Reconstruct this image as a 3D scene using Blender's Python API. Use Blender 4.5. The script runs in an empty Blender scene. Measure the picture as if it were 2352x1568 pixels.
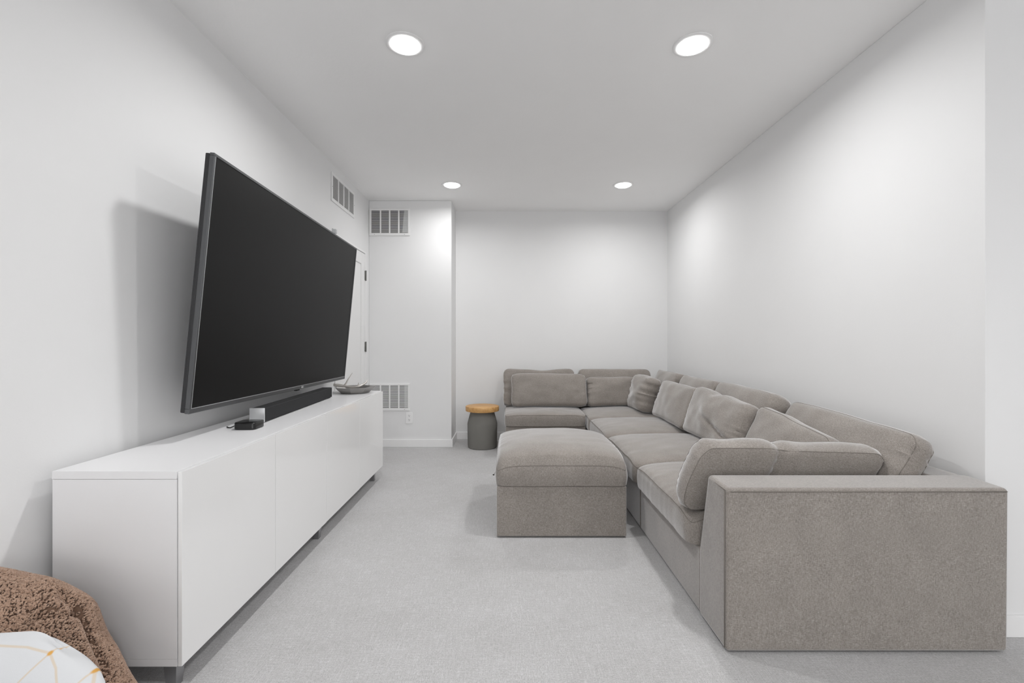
import bpy, bmesh, math, random
import numpy as np
from mathutils import Vector, Matrix, noise

random.seed(7)
np.random.seed(7)
SC = bpy.context.scene
COL = SC.collection
PI = math.pi

# ------------------------------------------------------------------ camera
F = 1040.0                      # focal length in pixels of the 2352 px wide frame
CAM_H = 1.165
cam_data = bpy.data.cameras.new('camera')
cam_data.sensor_fit = 'HORIZONTAL'
cam_data.sensor_width = 36.0
cam_data.lens = 36.0 * F / 2352.0
cam_data.shift_x = (1176 - 1168) / 2352.0
cam_data.shift_y = -(784 - 782) / 2352.0
cam_data.clip_start = 0.02
cam = bpy.data.objects.new('camera', cam_data)
COL.objects.link(cam)
cam.location = (0, 0, CAM_H)
cam.rotation_euler = (PI / 2, 0, 0)
SC.camera = cam

# ------------------------------------------------------------------ world, exposure
world = bpy.data.worlds.new('world')
SC.world = world
world.use_nodes = True
world.node_tree.nodes['Background'].inputs[0].default_value = (0.9, 0.95, 1.0, 1)
world.node_tree.nodes['Background'].inputs[1].default_value = 0.3
SC.view_settings.view_transform = 'Standard'
SC.view_settings.look = 'None'
SC.view_settings.gamma = 1.0
SC.view_settings.use_curve_mapping = False
SC.view_settings.exposure = 0.15
SC.cycles.use_denoising = True
SC.cycles.max_bounces = 12
SC.cycles.diffuse_bounces = 8
SC.cycles.glossy_bounces = 4

LIGHT_W = 11.6                  # watts of each recessed ceiling light
LIGHT_SPREAD = math.radians(168)

FILL_W = 6.0                   # added fill lamps at two made-up windows behind the camera

def add_rear_fill(x, y, z, w, h, yaw):
    ld = bpy.data.lights.new('window_daylight', 'AREA')
    ld.shape = 'RECTANGLE'
    ld.size, ld.size_y = w, h
    ld.energy = FILL_W
    ld.color = (0.96, 0.98, 1.0)
    lo = bpy.data.objects.new('window_daylight', ld)
    COL.objects.link(lo)
    lo.location = (x, y, z)
    lo.rotation_euler = (PI / 2, 0, yaw)
FILL_WINDOWS = ((-0.2, 1.5), (2.6, 1.5))  # invented windows on the rear wall, there to carry the fill lamps
for wx, wz in FILL_WINDOWS:
    add_rear_fill(wx, -3.185, wz, 1.7, 1.3, PI)

# ------------------------------------------------------------------ materials
def new_mat(name):
    m = bpy.data.materials.new(name)
    m.use_nodes = True
    return m, m.node_tree, m.node_tree.nodes['Principled BSDF']

def node(t, typ, **kw):
    n = t.nodes.new(typ)
    for k, v in kw.items():
        setattr(n, k, v)
    return n

def math_node(t, op, a, b=None, c=None, clamp=False):
    n = node(t, 'ShaderNodeMath', operation=op)
    n.use_clamp = clamp
    for i, v in enumerate((a, b, c)):
        if v is None:
            continue
        if isinstance(v, (int, float)):
            n.inputs[i].default_value = v
        else:
            t.links.new(v, n.inputs[i])
    return n.outputs[0]

def noise_tex(t, coord, scale=(1, 1, 1), detail=2.0, rough=0.5, rot=None):
    mp = node(t, 'ShaderNodeMapping')
    mp.inputs['Scale'].default_value = scale
    if rot:
        mp.inputs['Rotation'].default_value = rot
    t.links.new(coord, mp.inputs['Vector'])
    n = node(t, 'ShaderNodeTexNoise')
    n.inputs['Scale'].default_value = 1.0
    n.inputs['Detail'].default_value = detail
    n.inputs['Roughness'].default_value = rough
    t.links.new(mp.outputs[0], n.inputs['Vector'])
    return n.outputs['Fac']

def ramp(t, fac, stops):
    r = node(t, 'ShaderNodeValToRGB')
    e = r.color_ramp.elements
    while len(e) < len(stops):
        e.new(0.5)
    for i, (p, c) in enumerate(stops):
        e[i].position = p
        e[i].color = (c[0], c[1], c[2], 1)
    t.links.new(fac, r.inputs[0])
    return r.outputs[0]

def mixc(t, fac, a, b, mode='MIX'):
    n = node(t, 'ShaderNodeMix', data_type='RGBA', blend_type=mode)
    for i, v in ((0, fac), (6, a), (7, b)):
        if isinstance(v, (int, float)):
            n.inputs[i].default_value = v
        elif isinstance(v, tuple):
            n.inputs[i].default_value = (v[0], v[1], v[2], 1)
        else:
            t.links.new(v, n.inputs[i])
    return n.outputs[2]

def bump(t, bsdf, height, strength, dist):
    b = node(t, 'ShaderNodeBump')
    b.inputs['Strength'].default_value = strength
    b.inputs['Distance'].default_value = dist
    t.links.new(height, b.inputs['Height'])
    t.links.new(b.outputs[0], bsdf.inputs['Normal'])

def obj_coord(t):
    return node(t, 'ShaderNodeTexCoord').outputs['Object']

def paint(name, col, rough=0.6, bump_scale=0, bump_d=0.0004, metallic=0.0, spec=0.5, mottled=0.0):
    m, t, b = new_mat(name)
    b.inputs['Base Color'].default_value = (*col, 1)
    b.inputs['Roughness'].default_value = rough
    b.inputs['Metallic'].default_value = metallic
    b.inputs['Specular IOR Level'].default_value = spec
    co = obj_coord(t)
    if bump_scale:
        bump(t, b, noise_tex(t, co, (bump_scale,) * 3, 3), 0.5, bump_d)
    if mottled:
        f = noise_tex(t, co, (3, 3, 3), 3)
        c = ramp(t, f, [(0.3, tuple(x * (1 - mottled) for x in col)), (0.7, tuple(min(1, x * (1 + mottled)) for x in col))])
        t.links.new(c, b.inputs['Base Color'])
    return m

M_WALL = paint('wall_paint', (0.785, 0.787, 0.79), 0.75, 160, 0.0003, spec=0.3, mottled=0.006)
M_CEIL = paint('ceiling_paint', (0.90, 0.90, 0.90), 0.9, 45, 0.0012, spec=0.2, mottled=0.006)
M_TRIM = paint('trim_paint', (0.84, 0.84, 0.84), 0.4, 0)
M_DOOR = paint('door_paint', (0.80, 0.80, 0.80), 0.45, 90, 0.0002)
M_GRILLE = paint('grille_enamel', (0.82, 0.82, 0.82), 0.4)
M_DUCT = paint('duct_dark', (0.07, 0.07, 0.073), 0.8, 30, 0.001)
M_FILTER = paint('filter_paper', (0.45, 0.46, 0.46), 0.9, 60, 0.001)
M_HINGE = paint('hinge_metal', (0.20, 0.20, 0.19), 0.4, metallic=0.8)
M_LAM = paint('white_laminate', (0.80, 0.80, 0.81), 0.32, spec=0.4, mottled=0.004)
M_GLOSS = paint('gloss_white', (0.85, 0.85, 0.85), 0.07, spec=0.5, mottled=0.003)
M_STEEL = paint('brushed_steel', (0.42, 0.42, 0.43), 0.32, 300, 0.0002, metallic=1.0)
M_BEZEL = paint('bezel_metal', (0.115, 0.118, 0.122), 0.38, 400, 0.0001, metallic=0.7)
M_HOUSING = paint('housing_plastic', (0.018, 0.018, 0.02), 0.5, 250, 0.0002)
M_SCREEN = paint('screen_glass', (0.0095, 0.0095, 0.0095), 0.38, spec=0.09, mottled=0.01)
M_BLACKGLOSS = paint('black_gloss', (0.006, 0.006, 0.006), 0.22, mottled=0.02)
M_CLOTHBLACK = paint('speaker_cloth', (0.011, 0.0115, 0.013), 0.85, 900, 0.0006)
M_ALU = paint('satin_aluminium', (0.62, 0.63, 0.64), 0.38, 500, 0.0002, metallic=0.6)
M_PEWTER = paint('cast_pewter', (0.36, 0.35, 0.34), 0.36, 60, 0.0012, metallic=0.9, mottled=0.12)
M_ANTLER = paint('polished_antler', (0.60, 0.57, 0.54), 0.28, 120, 0.0006, metallic=0.55, mottled=0.10)
M_STONE = paint('stool_concrete', (0.185, 0.180, 0.166), 0.75, 140, 0.0006, mottled=0.05)
M_LOGO = paint('logo_print', (0.75, 0.75, 0.75), 0.4)
M_SLOT = paint('slot_dark', (0.03, 0.03, 0.03), 0.6)
M_CABLE = paint('cable_rubber', (0.01, 0.01, 0.01), 0.5)

def fabric(name, dark, light, scale=1.0, sheen=1.0, worn=0.07):
    m, t, b = new_mat(name)
    co = obj_coord(t)
    s, l = 620 * scale, 110 * scale
    a = noise_tex(t, co, (s, s, l), 2)
    c = noise_tex(t, co, (l, s, s), 2)
    d = noise_tex(t, co, (s, l, s), 2)
    big = noise_tex(t, co, (9, 9, 6), 4, 0.6)
    mid = noise_tex(t, co, (240, 240, 80), 4, 0.65)
    f = math_node(t, 'ADD', math_node(t, 'ADD', a, c), d)
    f = math_node(t, 'MULTIPLY', f, 0.333)
    f2 = math_node(t, 'MULTIPLY_ADD', mid, 0.30, math_node(t, 'MULTIPLY', f, 0.70))
    colr = ramp(t, f2, [(0.38, dark), (0.62, light)])
    thr = ramp(t, c, [(0.60, (0, 0, 0)), (0.72, (1, 1, 1))])
    colr = mixc(t, math_node(t, 'MULTIPLY', thr, 0.45), colr, tuple(x * 1.35 for x in light))
    tone = ramp(t, big, [(0.3, (1 - worn,) * 3), (0.7, (1 + worn,) * 3)])
    colr = mixc(t, 1.0, colr, tone, 'MULTIPLY')
    t.links.new(colr, b.inputs['Base Color'])
    b.inputs['Roughness'].default_value = 0.95
    b.inputs['Specular IOR Level'].default_value = 0.1
    b.inputs['Sheen Weight'].default_value = sheen
    b.inputs['Sheen Roughness'].default_value = 0.38
    b.inputs['Sheen Tint'].default_value = (0.97, 0.98, 1.0, 1)
    bump(t, b, f, 0.6, 0.0012)
    return m

M_SOFA = fabric('heather_chenille', (0.176, 0.156, 0.139), (0.362, 0.333, 0.307))
M_SEAM = paint('seam_thread', (0.19, 0.172, 0.155), 0.95, 500, 0.0004, spec=0.1)
M_THROW = None
M_CHAIR = fabric('grey_chair_cloth', (0.25, 0.25, 0.25), (0.40, 0.40, 0.40))

def carpet():
    m, t, b = new_mat('cut_loop_carpet')
    co = obj_coord(t)
    tuft = noise_tex(t, co, (260, 260, 260), 3, 0.65)
    ribx = noise_tex(t, co, (85, 330, 1), 2)
    riby = noise_tex(t, co, (330, 85, 1), 2)
    patch = noise_tex(t, co, (5, 5, 1), 3)
    nap = noise_tex(t, co, (1.6, 2.4, 1), 3, 0.65)
    sel = ramp(t, patch, [(0.44, (0, 0, 0)), (0.56, (1, 1, 1))])
    rib = mixc(t, sel, ribx, riby)
    h = math_node(t, 'MULTIPLY_ADD', rib, 0.42, math_node(t, 'MULTIPLY', tuft, 0.58))
    colr = ramp(t, h, [(0.30, (0.315, 0.312, 0.310)), (0.46, (0.448, 0.445, 0.446)), (0.62, (0.56, 0.557, 0.56))])
    fleck = ramp(t, noise_tex(t, co, (110, 300, 100), 2, 0.7), [(0.27, (0.42, 0.41, 0.40)), (0.33, (1, 1, 1))])
    colr = mixc(t, 1.0, colr, fleck, 'MULTIPLY')
    for sc in ((16, 210, 1), (210, 16, 1)):
        thread = ramp(t, noise_tex(t, co, sc, 2, 0.6), [(0.38, (0.965, 0.963, 0.962)), (0.52, (1, 1, 1)), (0.66, (1.085, 1.085, 1.09))])
        colr = mixc(t, 1.0, colr, thread, 'MULTIPLY')
    tone = ramp(t, nap, [(0.25, (0.93, 0.925, 0.92)), (0.75, (1.05, 1.05, 1.055))])
    colr = mixc(t, 1.0, colr, tone, 'MULTIPLY')
    t.links.new(colr, b.inputs['Base Color'])
    b.inputs['Roughness'].default_value = 1.0
    b.inputs['Specular IOR Level'].default_value = 0.05
    b.inputs['Sheen Weight'].default_value = 0.15
    bump(t, b, h, 0.7, 0.003)
    return m
M_CARPET = carpet()

def wood():
    m, t, b = new_mat('honey_wood')
    co = obj_coord(t)
    g = noise_tex(t, co, (6, 70, 30), 4, 0.6)
    fine = noise_tex(t, co, (25, 400, 200), 2)
    f = math_node(t, 'MULTIPLY_ADD', fine, 0.3, math_node(t, 'MULTIPLY', g, 0.7))
    t.links.new(ramp(t, f, [(0.3, (0.40, 0.19, 0.055)), (0.52, (0.60, 0.34, 0.125)), (0.7, (0.70, 0.44, 0.19))]), b.inputs['Base Color'])
    b.inputs['Roughness'].default_value = 0.45
    bump(t, b, f, 0.2, 0.0006)
    return m
M_WOOD = wood()

def sherpa():
    m, t, b = new_mat('brown_sherpa')
    co = obj_coord(t)
    f = noise_tex(t, co, (90, 90, 90), 3, 0.6)
    t.links.new(ramp(t, f, [(0.3, (0.27, 0.17, 0.118)), (0.7, (0.47, 0.325, 0.24))]), b.inputs['Base Color'])
    b.inputs['Roughness'].default_value = 1.0
    b.inputs['Specular IOR Level'].default_value = 0.05
    b.inputs['Sheen Weight'].default_value = 0.25
    bump(t, b, noise_tex(t, co, (700, 700, 700), 2), 0.6, 0.001)
    return m
M_THROW = sherpa()

def emit_mat(name, strength):
    m, t, b = new_mat(name)
    b.inputs['Base Color'].default_value = (1, 1, 1, 1)
    b.inputs['Emission Color'].default_value = (1, 0.99, 0.98, 1)
    b.inputs['Emission Strength'].default_value = strength
    return m
M_LENS = emit_mat('lamp_lens', 9.0)
M_FILL_PANE = emit_mat('daylit_glass', 1.5)  # glowing sheet for the added rear windows

# ------------------------------------------------------------------ object helpers
def tag(o, label=None, cat=None, group=None, kind=None):
    if label: o['label'] = label
    if cat: o['category'] = cat
    if group: o['group'] = group
    if kind: o['kind'] = kind
    return o

def thing(name, label, cat, loc=(0, 0, 0), rot=(0, 0, 0), group=None):
    o = bpy.data.objects.new(name, None)
    COL.objects.link(o)
    o.location = loc
    o.rotation_euler = rot
    o.empty_display_size = 0.05
    return tag(o, label, cat, group)

def link_mesh(name, me, mat, parent=None, smooth=None, wn=False):
    o = bpy.data.objects.new(name, me)
    COL.objects.link(o)
    if mat is not None:
        me.materials.append(mat)
    if smooth == 'all':
        me.shade_smooth()
    elif smooth:
        me.shade_smooth()
        me.set_sharp_from_angle(angle=math.radians(smooth))
    if wn:
        mod = o.modifiers.new('weighted', 'WEIGHTED_NORMAL')
        mod.keep_sharp = True
    if parent is not None:
        o.parent = parent
    return o

def bm_obj(name, bm, mat, parent=None, smooth=None, wn=False):
    bmesh.ops.recalc_face_normals(bm, faces=bm.faces)
    me = bpy.data.meshes.new(name)
    bm.to_mesh(me)
    bm.free()
    return link_mesh(name, me, mat, parent, smooth, wn)

def add_box(bm, x0, x1, y0, y1, z0, z1, bevel=0.0, seg=3):
    tmp = bmesh.new()
    v = [tmp.verts.new((x, y, z)) for x in (x0, x1) for y in (y0, y1) for z in (z0, z1)]
    for f in ((0, 1, 3, 2), (4, 6, 7, 5), (0, 4, 5, 1), (2, 3, 7, 6), (0, 2, 6, 4), (1, 5, 7, 3)):
        tmp.faces.new([v[i] for i in f])
    if bevel:
        bmesh.ops.bevel(tmp, geom=list(tmp.edges), offset=bevel, segments=seg, affect='EDGES', profile=0.5)
    merge(bm, tmp)

def merge(bm, tmp, mat=None):
    if mat is not None:
        bmesh.ops.transform(tmp, matrix=mat, verts=tmp.verts)
    me = bpy.data.meshes.new('tmp')
    tmp.to_mesh(me)
    tmp.free()
    bm.from_mesh(me)
    bpy.data.meshes.remove(me)

def box(name, mat, parent, x0, x1, y0, y1, z0, z1, bevel=0.0, seg=3):
    bm = bmesh.new()
    add_box(bm, x0, x1, y0, y1, z0, z1, bevel, seg)
    return bm_obj(name, bm, mat, parent, 40 if bevel else None, bool(bevel))

def prism(name, mat, parent, pts, axis, a0, a1, bevel=0.0, seg=3):
    """pts: outline in the plane across axis; 'x': (y,z), 'y': (x,z), 'z': (x,y)."""
    bm = bmesh.new()
    def P(p, a):
        return {'x': (a, p[0], p[1]), 'y': (p[0], a, p[1]), 'z': (p[0], p[1], a)}[axis]
    A = [bm.verts.new(P(p, a0)) for p in pts]
    B = [bm.verts.new(P(p, a1)) for p in pts]
    n = len(pts)
    bm.faces.new(A)
    bm.faces.new(B[::-1])
    for i in range(n):
        bm.faces.new((A[i], B[i], B[(i + 1) % n], A[(i + 1) % n]))
    bmesh.ops.recalc_face_normals(bm, faces=bm.faces)
    if bevel:
        bmesh.ops.bevel(bm, geom=list(bm.edges), offset=bevel, segments=seg, affect='EDGES', profile=0.5)
    return bm_obj(name, bm, mat, parent, 40 if bevel else None, bool(bevel))

def tube(bm, pts, r, sides=8, closed=False, r_end=None):
    pts = [Vector(p) for p in pts]
    n = len(pts)
    rings = []
    up = Vector((0, 0, 1))
    for i, p in enumerate(pts):
        if closed:
            d = pts[(i + 1) % n] - pts[i - 1]
        else:
            d = pts[min(i + 1, n - 1)] - pts[max(i - 1, 0)]
        d.normalize()
        a = d.cross(up)
        if a.length < 0.05:
            a = d.cross(Vector((1, 0, 0)))
        a.normalize()
        b = d.cross(a)
        rr = r[i] if isinstance(r, (list, tuple)) else r
        rings.append([bm.verts.new(p + (a * math.cos(2 * PI * k / sides) + b * math.sin(2 * PI * k / sides)) * rr) for k in range(sides)])
    for i in range(n if closed else n - 1):
        A, B = rings[i], rings[(i + 1) % n]
        for k in range(sides):
            bm.faces.new((A[k], A[(k + 1) % sides], B[(k + 1) % sides], B[k]))
    if not closed:
        bm.faces.new(rings[0])
        bm.faces.new(rings[-1][::-1])

def lathe(name, mat, parent, prof, seg=48, smooth=40, center=(0, 0, 0)):
    """prof: list of (r,z); closed on the axis at both ends."""
    bm = bmesh.new()
    rings = []
    for r, z in prof:
        if r < 1e-6:
            rings.append([bm.verts.new((center[0], center[1], center[2] + z))])
        else:
            rings.append([bm.verts.new((center[0] + r * math.cos(2 * PI * k / seg), center[1] + r * math.sin(2 * PI * k / seg), center[2] + z)) for k in range(seg)])
    for A, B in zip(rings, rings[1:]):
        for k in range(seg):
            k2 = (k + 1) % seg
            if len(A) == 1 and len(B) == 1:
                continue
            if len(A) == 1:
                bm.faces.new((A[0], B[k2], B[k]))
            elif len(B) == 1:
                bm.faces.new((A[k], A[k2], B[0]))
            else:
                bm.faces.new((A[k], A[k2], B[k2], B[k]))
    return bm_obj(name, bm, mat, parent, smooth)

def structure(o):
    o['kind'] = 'structure'
    return o

# ------------------------------------------------------------------ room shell
XL, XR, H = -1.53, 1.885, 2.70
YB, YBUMP, XBUMP = 5.37, 4.965, -0.625
YRET = 1.79
XFAR, YREAR = 4.4, -3.2
T = 0.12

structure(box('floor', M_CARPET, None, XL - T, XFAR + T, YREAR - T, YB + T, -0.1, 0.0))
structure(box('ceiling', M_CEIL, None, XL - T, XFAR + T, YREAR - T, YB + T, H, H + 0.1))
DY0, DY1, DZ = 4.00, 4.815, 2.088      # door opening in the left wall
bm = bmesh.new()
add_box(bm, XL - T, XL, YREAR, DY0, 0, H)
add_box(bm, XL - T, XL, DY1, YB, 0, H)
add_box(bm, XL - T, XL, DY0, DY1, DZ, H)
structure(bm_obj('wall_left', bm, M_WALL))
structure(box('wall_back', M_WALL, None, XBUMP, XR, YB, YB + T, 0, H))
structure(box('wall_back_left', M_WALL, None, XL, XBUMP, YBUMP, YB + T, 0, H, 0.006, 2))
structure(box('wall_right', M_WALL, None, XR, XFAR, YRET, YB + T, 0, H, 0.004, 2))
structure(box('wall_far_right', M_WALL, None, XFAR, XFAR + T, YREAR, YRET, 0, H))
for n_, (wx, wz) in enumerate(FILL_WINDOWS):  # frames and glowing panes of the added windows, out of view
    bm = bmesh.new()
    for (x0, x1, z0, z1) in ((wx - 0.93, wx + 0.93, wz + 0.66, wz + 0.73), (wx - 0.93, wx + 0.93, wz - 0.73, wz - 0.66),
                             (wx - 0.93, wx - 0.86, wz - 0.66, wz + 0.66), (wx + 0.86, wx + 0.93, wz - 0.66, wz + 0.66)):
        add_box(bm, x0, x1, YREAR + 0.0005, YREAR + 0.03, z0, z1, 0.003, 1)
    wf = structure(bm_obj('window_%d' % (n_ + 1), bm, M_TRIM))
    box('window_pane', M_FILL_PANE, wf, wx - 0.86, wx + 0.86, YREAR + 0.0005, YREAR + 0.006, wz - 0.66, wz + 0.66)
structure(box('wall_rear', M_WALL, None, XL - T, XFAR + T, YREAR - T, YREAR, 0, H))

BH, BT = 0.083, 0.014
def baseboard(name, x0, x1, y0, y1):
    structure(box(name, M_TRIM, None, x0, x1, y0, y1, 0.0, BH, 0.003, 2))
baseboard('baseboard_back', XBUMP + BT, XR - BT, YB - BT, YB)
baseboard('baseboard_back_left', XL + BT, XBUMP + BT, YBUMP - BT, YBUMP)
baseboard('baseboard_recess', XBUMP, XBUMP + BT, YBUMP, YB)
baseboard('baseboard_right', XR - BT, XR, YRET, YB - BT)
baseboard('baseboard_right_return', XR - BT, XFAR, YRET - BT, YRET)
baseboard('baseboard_left', XL, XL + BT, YREAR, DY0 - 0.03)
baseboard('baseboard_left_corner', XL, XL + BT, DY1 + 0.03, YBUMP - BT)

# door in the left wall
door = structure(box('door_1', M_DOOR, None, XL - 0.040, XL - 0.004, DY0 + 0.004, DY1 - 0.004, 0.012, DZ - 0.004))
bm = bmesh.new()                      # raised stiles and rails around two recessed panels
for (y0, y1, z0, z1) in ((DY0 + 0.004, DY0 + 0.11, 0.012, DZ - 0.004), (DY1 - 0.115, DY1 - 0.004, 0.012, DZ - 0.004),
                         (DY0 + 0.11, DY1 - 0.115, DZ - 0.125, DZ - 0.004), (DY0 + 0.11, DY1 - 0.115, 0.012, 0.22)):
    add_box(bm, XL - 0.006, XL + 0.006, y0, y1, z0, z1, 0.003, 1)
bm_obj('stile_frame', bm, M_DOOR, door)
bm = bmesh.new()
add_box(bm, XL - 0.04, XL + 0.009, DY1, DY1 + 0.022, 0, DZ + 0.022, 0.002, 1)
add_box(bm, XL - 0.04, XL + 0.009, DY0 - 0.022, DY0, 0, DZ + 0.022, 0.002, 1)
add_box(bm, XL - 0.04, XL + 0.009, DY0, DY1, DZ, DZ + 0.022, 0.002, 1)
bm_obj('door_jamb', bm, M_TRIM, door)
for z in (1.855, 1.10, 0.25):
    bm = bmesh.new()
    add_box(bm, XL + 0.004, XL + 0.012, DY1 - 0.022, DY1 + 0.016, z - 0.05, z + 0.05, 0.002, 1)
    tube(bm, [(XL + 0.014, DY1 + 0.001, z - 0.054), (XL + 0.014, DY1 + 0.001, z + 0.054)], 0.0065, 10)
    tag(bm_obj('hinge', bm, M_HINGE, door, 40), 'dark metal hinge')

# ------------------------------------------------------------------ air grilles
def grille(label, origin, facing, w, h, ncol, nslat, backing, patch=None):
    """origin: lower left corner on the wall; facing 'y' (towards -Y) or 'x' (towards +X)."""
    t = thing('air_grille', label, 'vent', origin, (0, 0, 0 if facing == 'y' else PI / 2), group='white louvred air grilles')
    fr = 0.030
    fx = 0.024
    bm = bmesh.new()
    for (x0, x1, z0, z1) in ((0, w, 0, fr), (0, w, h - fr * 0.8, h), (0, fx, fr, h - fr * 0.8), (w - fx, w, fr, h - fr * 0.8)):
        add_box(bm, x0, x1, -0.010, -0.0005, z0, z1, 0.002, 1)
    bm_obj('frame', bm, M_GRILLE, t)
    box('backing', backing, t, fx, w - fx, -0.0025, -0.0006, fr, h - fr * 0.8)
    iw = w - 2 * fx
    for i in range(1, ncol):
        x = fx + iw * i / ncol
        box('mullion', M_GRILLE, t, x - 0.0075, x + 0.0075, -0.0095, -0.001, fr, h - fr * 0.8, 0.0015, 1)
    bm = bmesh.new()
    zs = np.linspace(fr, h - fr * 0.8, nslat + 2)[1:-1]
    for z in zs:
        a = 0.55
        d, th = 0.0024, 0.0009
        vs = []
        for x in (fx, w - fx):
            for (yy, zz) in ((-0.0088, z - d), (-0.0088, z - d + 2 * th), (-0.003, z + d), (-0.003, z + d - 2 * th)):
                vs.append(bm.verts.new((x, yy, zz)))
        for q in ((0, 1, 5, 4), (1, 2, 6, 5), (2, 3, 7, 6), (3, 0, 4, 7), (0, 3, 2, 1), (4, 5, 6, 7)):
            bm.faces.new([vs[k] for k in q])
    tag(bm_obj('louvre', bm, M_GRILLE, t), kind='stuff')
    if patch:
        bm = bmesh.new()
        a = [bm.verts.new((x, -0.0027, z)) for x, z in patch]
        b = [bm.verts.new((x, -0.0031, z)) for x, z in patch]
        bm.faces.new(a); bm.faces.new(b[::-1])
        for i in range(len(a)):
            j = (i + 1) % len(a)
            bm.faces.new((a[i], a[j], b[j], b[i]))
        tag(bm_obj('filter_sheet', bm, M_FILTER, t), 'pale grey torn filter sheet behind the louvres')
    for (sx, sz) in ((0.012, h / 2), (w - 0.012, h / 2)) if facing == 'x' else ((0.06, 0.014), (w - 0.06, 0.014)):
        bm = bmesh.new()
        tube(bm, [(sx, -0.0098, sz), (sx, -0.0115, sz)], 0.004, 8)
        bm_obj('screw', bm, M_STEEL, t)
    return t

grille('wide white air grille high on the left wall, seen at a slant', (XL, 3.90, 2.372), 'x', 0.575, 0.25, 4, 26, paint('duct_mid', (0.30, 0.30, 0.30), 0.8, 30, 0.001))
grille('white air grille in the corner just under the ceiling with a torn filter strip', (XL + 0.004, YBUMP, 2.314), 'y', 0.448, 0.298, 4, 26, M_DUCT,
       [(0.362, 0.035), (0.422, 0.035), (0.422, 0.272), (0.384, 0.272), (0.375, 0.20), (0.37, 0.12)])
grille('low white air grille half hidden behind the far end of the media cabinet', (XL + 0.004, YBUMP, 0.398), 'y', 0.448, 0.298, 4, 26, M_DUCT,
       [(0.386, 0.032), (0.422, 0.032), (0.422, 0.272), (0.386, 0.272)])

# wall outlet
t = thing('wall_outlet', 'white duplex wall outlet below the low air grille', 'outlet', (-1.087, YBUMP, 0.318))
box('cover_plate', M_TRIM, t, -0.038, 0.038, -0.007, -0.0005, -0.062, 0.062, 0.003, 2)
for z in (0.026, -0.020):
    bm = bmesh.new()
    tube(bm, [(0, -0.006, z), (0, -0.0095, z)], 0.017, 20)
    r = bm_obj('receptacle', bm, M_TRIM, t, 40)
    bm = bmesh.new()
    add_box(bm, -0.0075, -0.0050, -0.0100, -0.009, z - 0.002, z + 0.008)
    add_box(bm, 0.0050, 0.0075, -0.0100, -0.009, z - 0.002, z + 0.008)
    add_box(bm, -0.0028, 0.0028, -0.0100, -0.009, z - 0.011, z - 0.006)
    bm_obj('slots', bm, M_SLOT, r)

# small bracket on the left wall over the television
o = box('wall_bracket', paint('bracket_grey', (0.55, 0.56, 0.57), 0.5), None, XL + 0.0005, XL + 0.03, 3.93, 3.965, 2.10, 2.135, 0.003, 2)
bmx = bmesh.new(); bmx.from_mesh(o.data); add_box(bmx, XL + 0.0005, XL + 0.006, 3.925, 3.97, 2.03, 2.14, 0.002, 1); bmx.to_mesh(o.data); bmx.free()
tag(o, 'small pale grey bracket on left wall peeking above the television', 'bracket')

# ------------------------------------------------------------------ recessed ceiling lights
def ceiling_light(x, y, label, power=1.0):
    t = thing('ceiling_light', label, 'ceiling light', (x, y, H), group='round recessed ceiling lights')
    bm = bmesh.new()
    seg = 48
    prof = [(0.099, 0.0), (0.099, -0.003), (0.094, -0.006), (0.080, -0.007), (0.076, -0.005), (0.076, 0.0)]
    rings = [[bm.verts.new((r * math.cos(2 * PI * k / seg), r * math.sin(2 * PI * k / seg), z - 0.0003)) for k in range(seg)] for r, z in prof]
    for A, B in zip(rings, rings[1:]):
        for k in range(seg):
            bm.faces.new((A[k], A[(k + 1) % seg], B[(k + 1) % seg], B[k]))
    bm_obj('trim_ring', bm, M_TRIM, t, 40)
    lathe('lens', M_LENS, t, [(0, -0.0165), (0.05, -0.0160), (0.066, -0.0140), (0.0735, -0.0090), (0.0755, -0.004), (0.0755, -0.0005), (0, -0.0005)], 40)
    ld = bpy.data.lights.new('lamp_light', 'AREA')
    ld.shape = 'DISK'
    ld.size = 0.125
    ld.energy = LIGHT_W * power
    ld.spread = LIGHT_SPREAD
    ld.color = (1.0, 0.995, 0.99)
    lo = bpy.data.objects.new('lamp_light', ld)
    COL.objects.link(lo)
    lo.parent = t
    lo.location = (0, 0, -0.0185)
    return t

ceiling_light(-0.535, 2.345, 'large glowing ceiling light, the near one on the left', 1.05)
ceiling_light(0.955, 2.35, 'large glowing ceiling light, the near one on the right', 1.12)
ceiling_light(-0.557, 4.46, 'small glowing ceiling light, far one near the corner air grille', 0.58)
ceiling_light(1.13, 4.46, 'small glowing ceiling light, far one above the corner of the sofa', 0.78)
for x, y in ((-0.53, -0.30), (0.96, -0.30), (-0.53, -2.2), (0.96, -2.2), (3.1, -0.8), (3.1, -2.2)):
    side = 'on the left' if x < 0 else 'in the middle' if x < 2 else 'on the right'
    ceiling_light(x, y, 'recessed ceiling light behind the camera, %s row, %s' % ('nearer' if y > -1 else 'farther', side), 0.75)

# ------------------------------------------------------------------ media cabinet
CX0, CX1, CD = -1.49, -1.083, -1.0665        # back, carcass front, door front
CY0, CY1 = 1.479, 3.845
CZ0, CZ1 = 0.10, 0.739
t = thing('media_cabinet', 'long low glossy white media cabinet against the left wall', 'cabinet', ((CX0 + CD) / 2, (CY0 + CY1) / 2, 0))
def local(t, a):
    l = t.location
    return (a[0] - l.x, a[1] - l.x, a[2] - l.y, a[3] - l.y, a[4] - l.z, a[5] - l.z)
def lbox(name, mat, t, *a, bevel=0.0, seg=2):
    return box(name, mat, t, *local(t, a), bevel, seg)
lbox('top_panel', M_LAM, t, CX0, CX1 + 0.001, CY0 - 0.002, CY1 + 0.002, CZ1 - 0.026, CZ1, bevel=0.0012)
lbox('bottom_panel', M_LAM, t, CX0, CX1, CY0, CY1, CZ0, CZ0 + 0.024, bevel=0.001)
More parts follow.
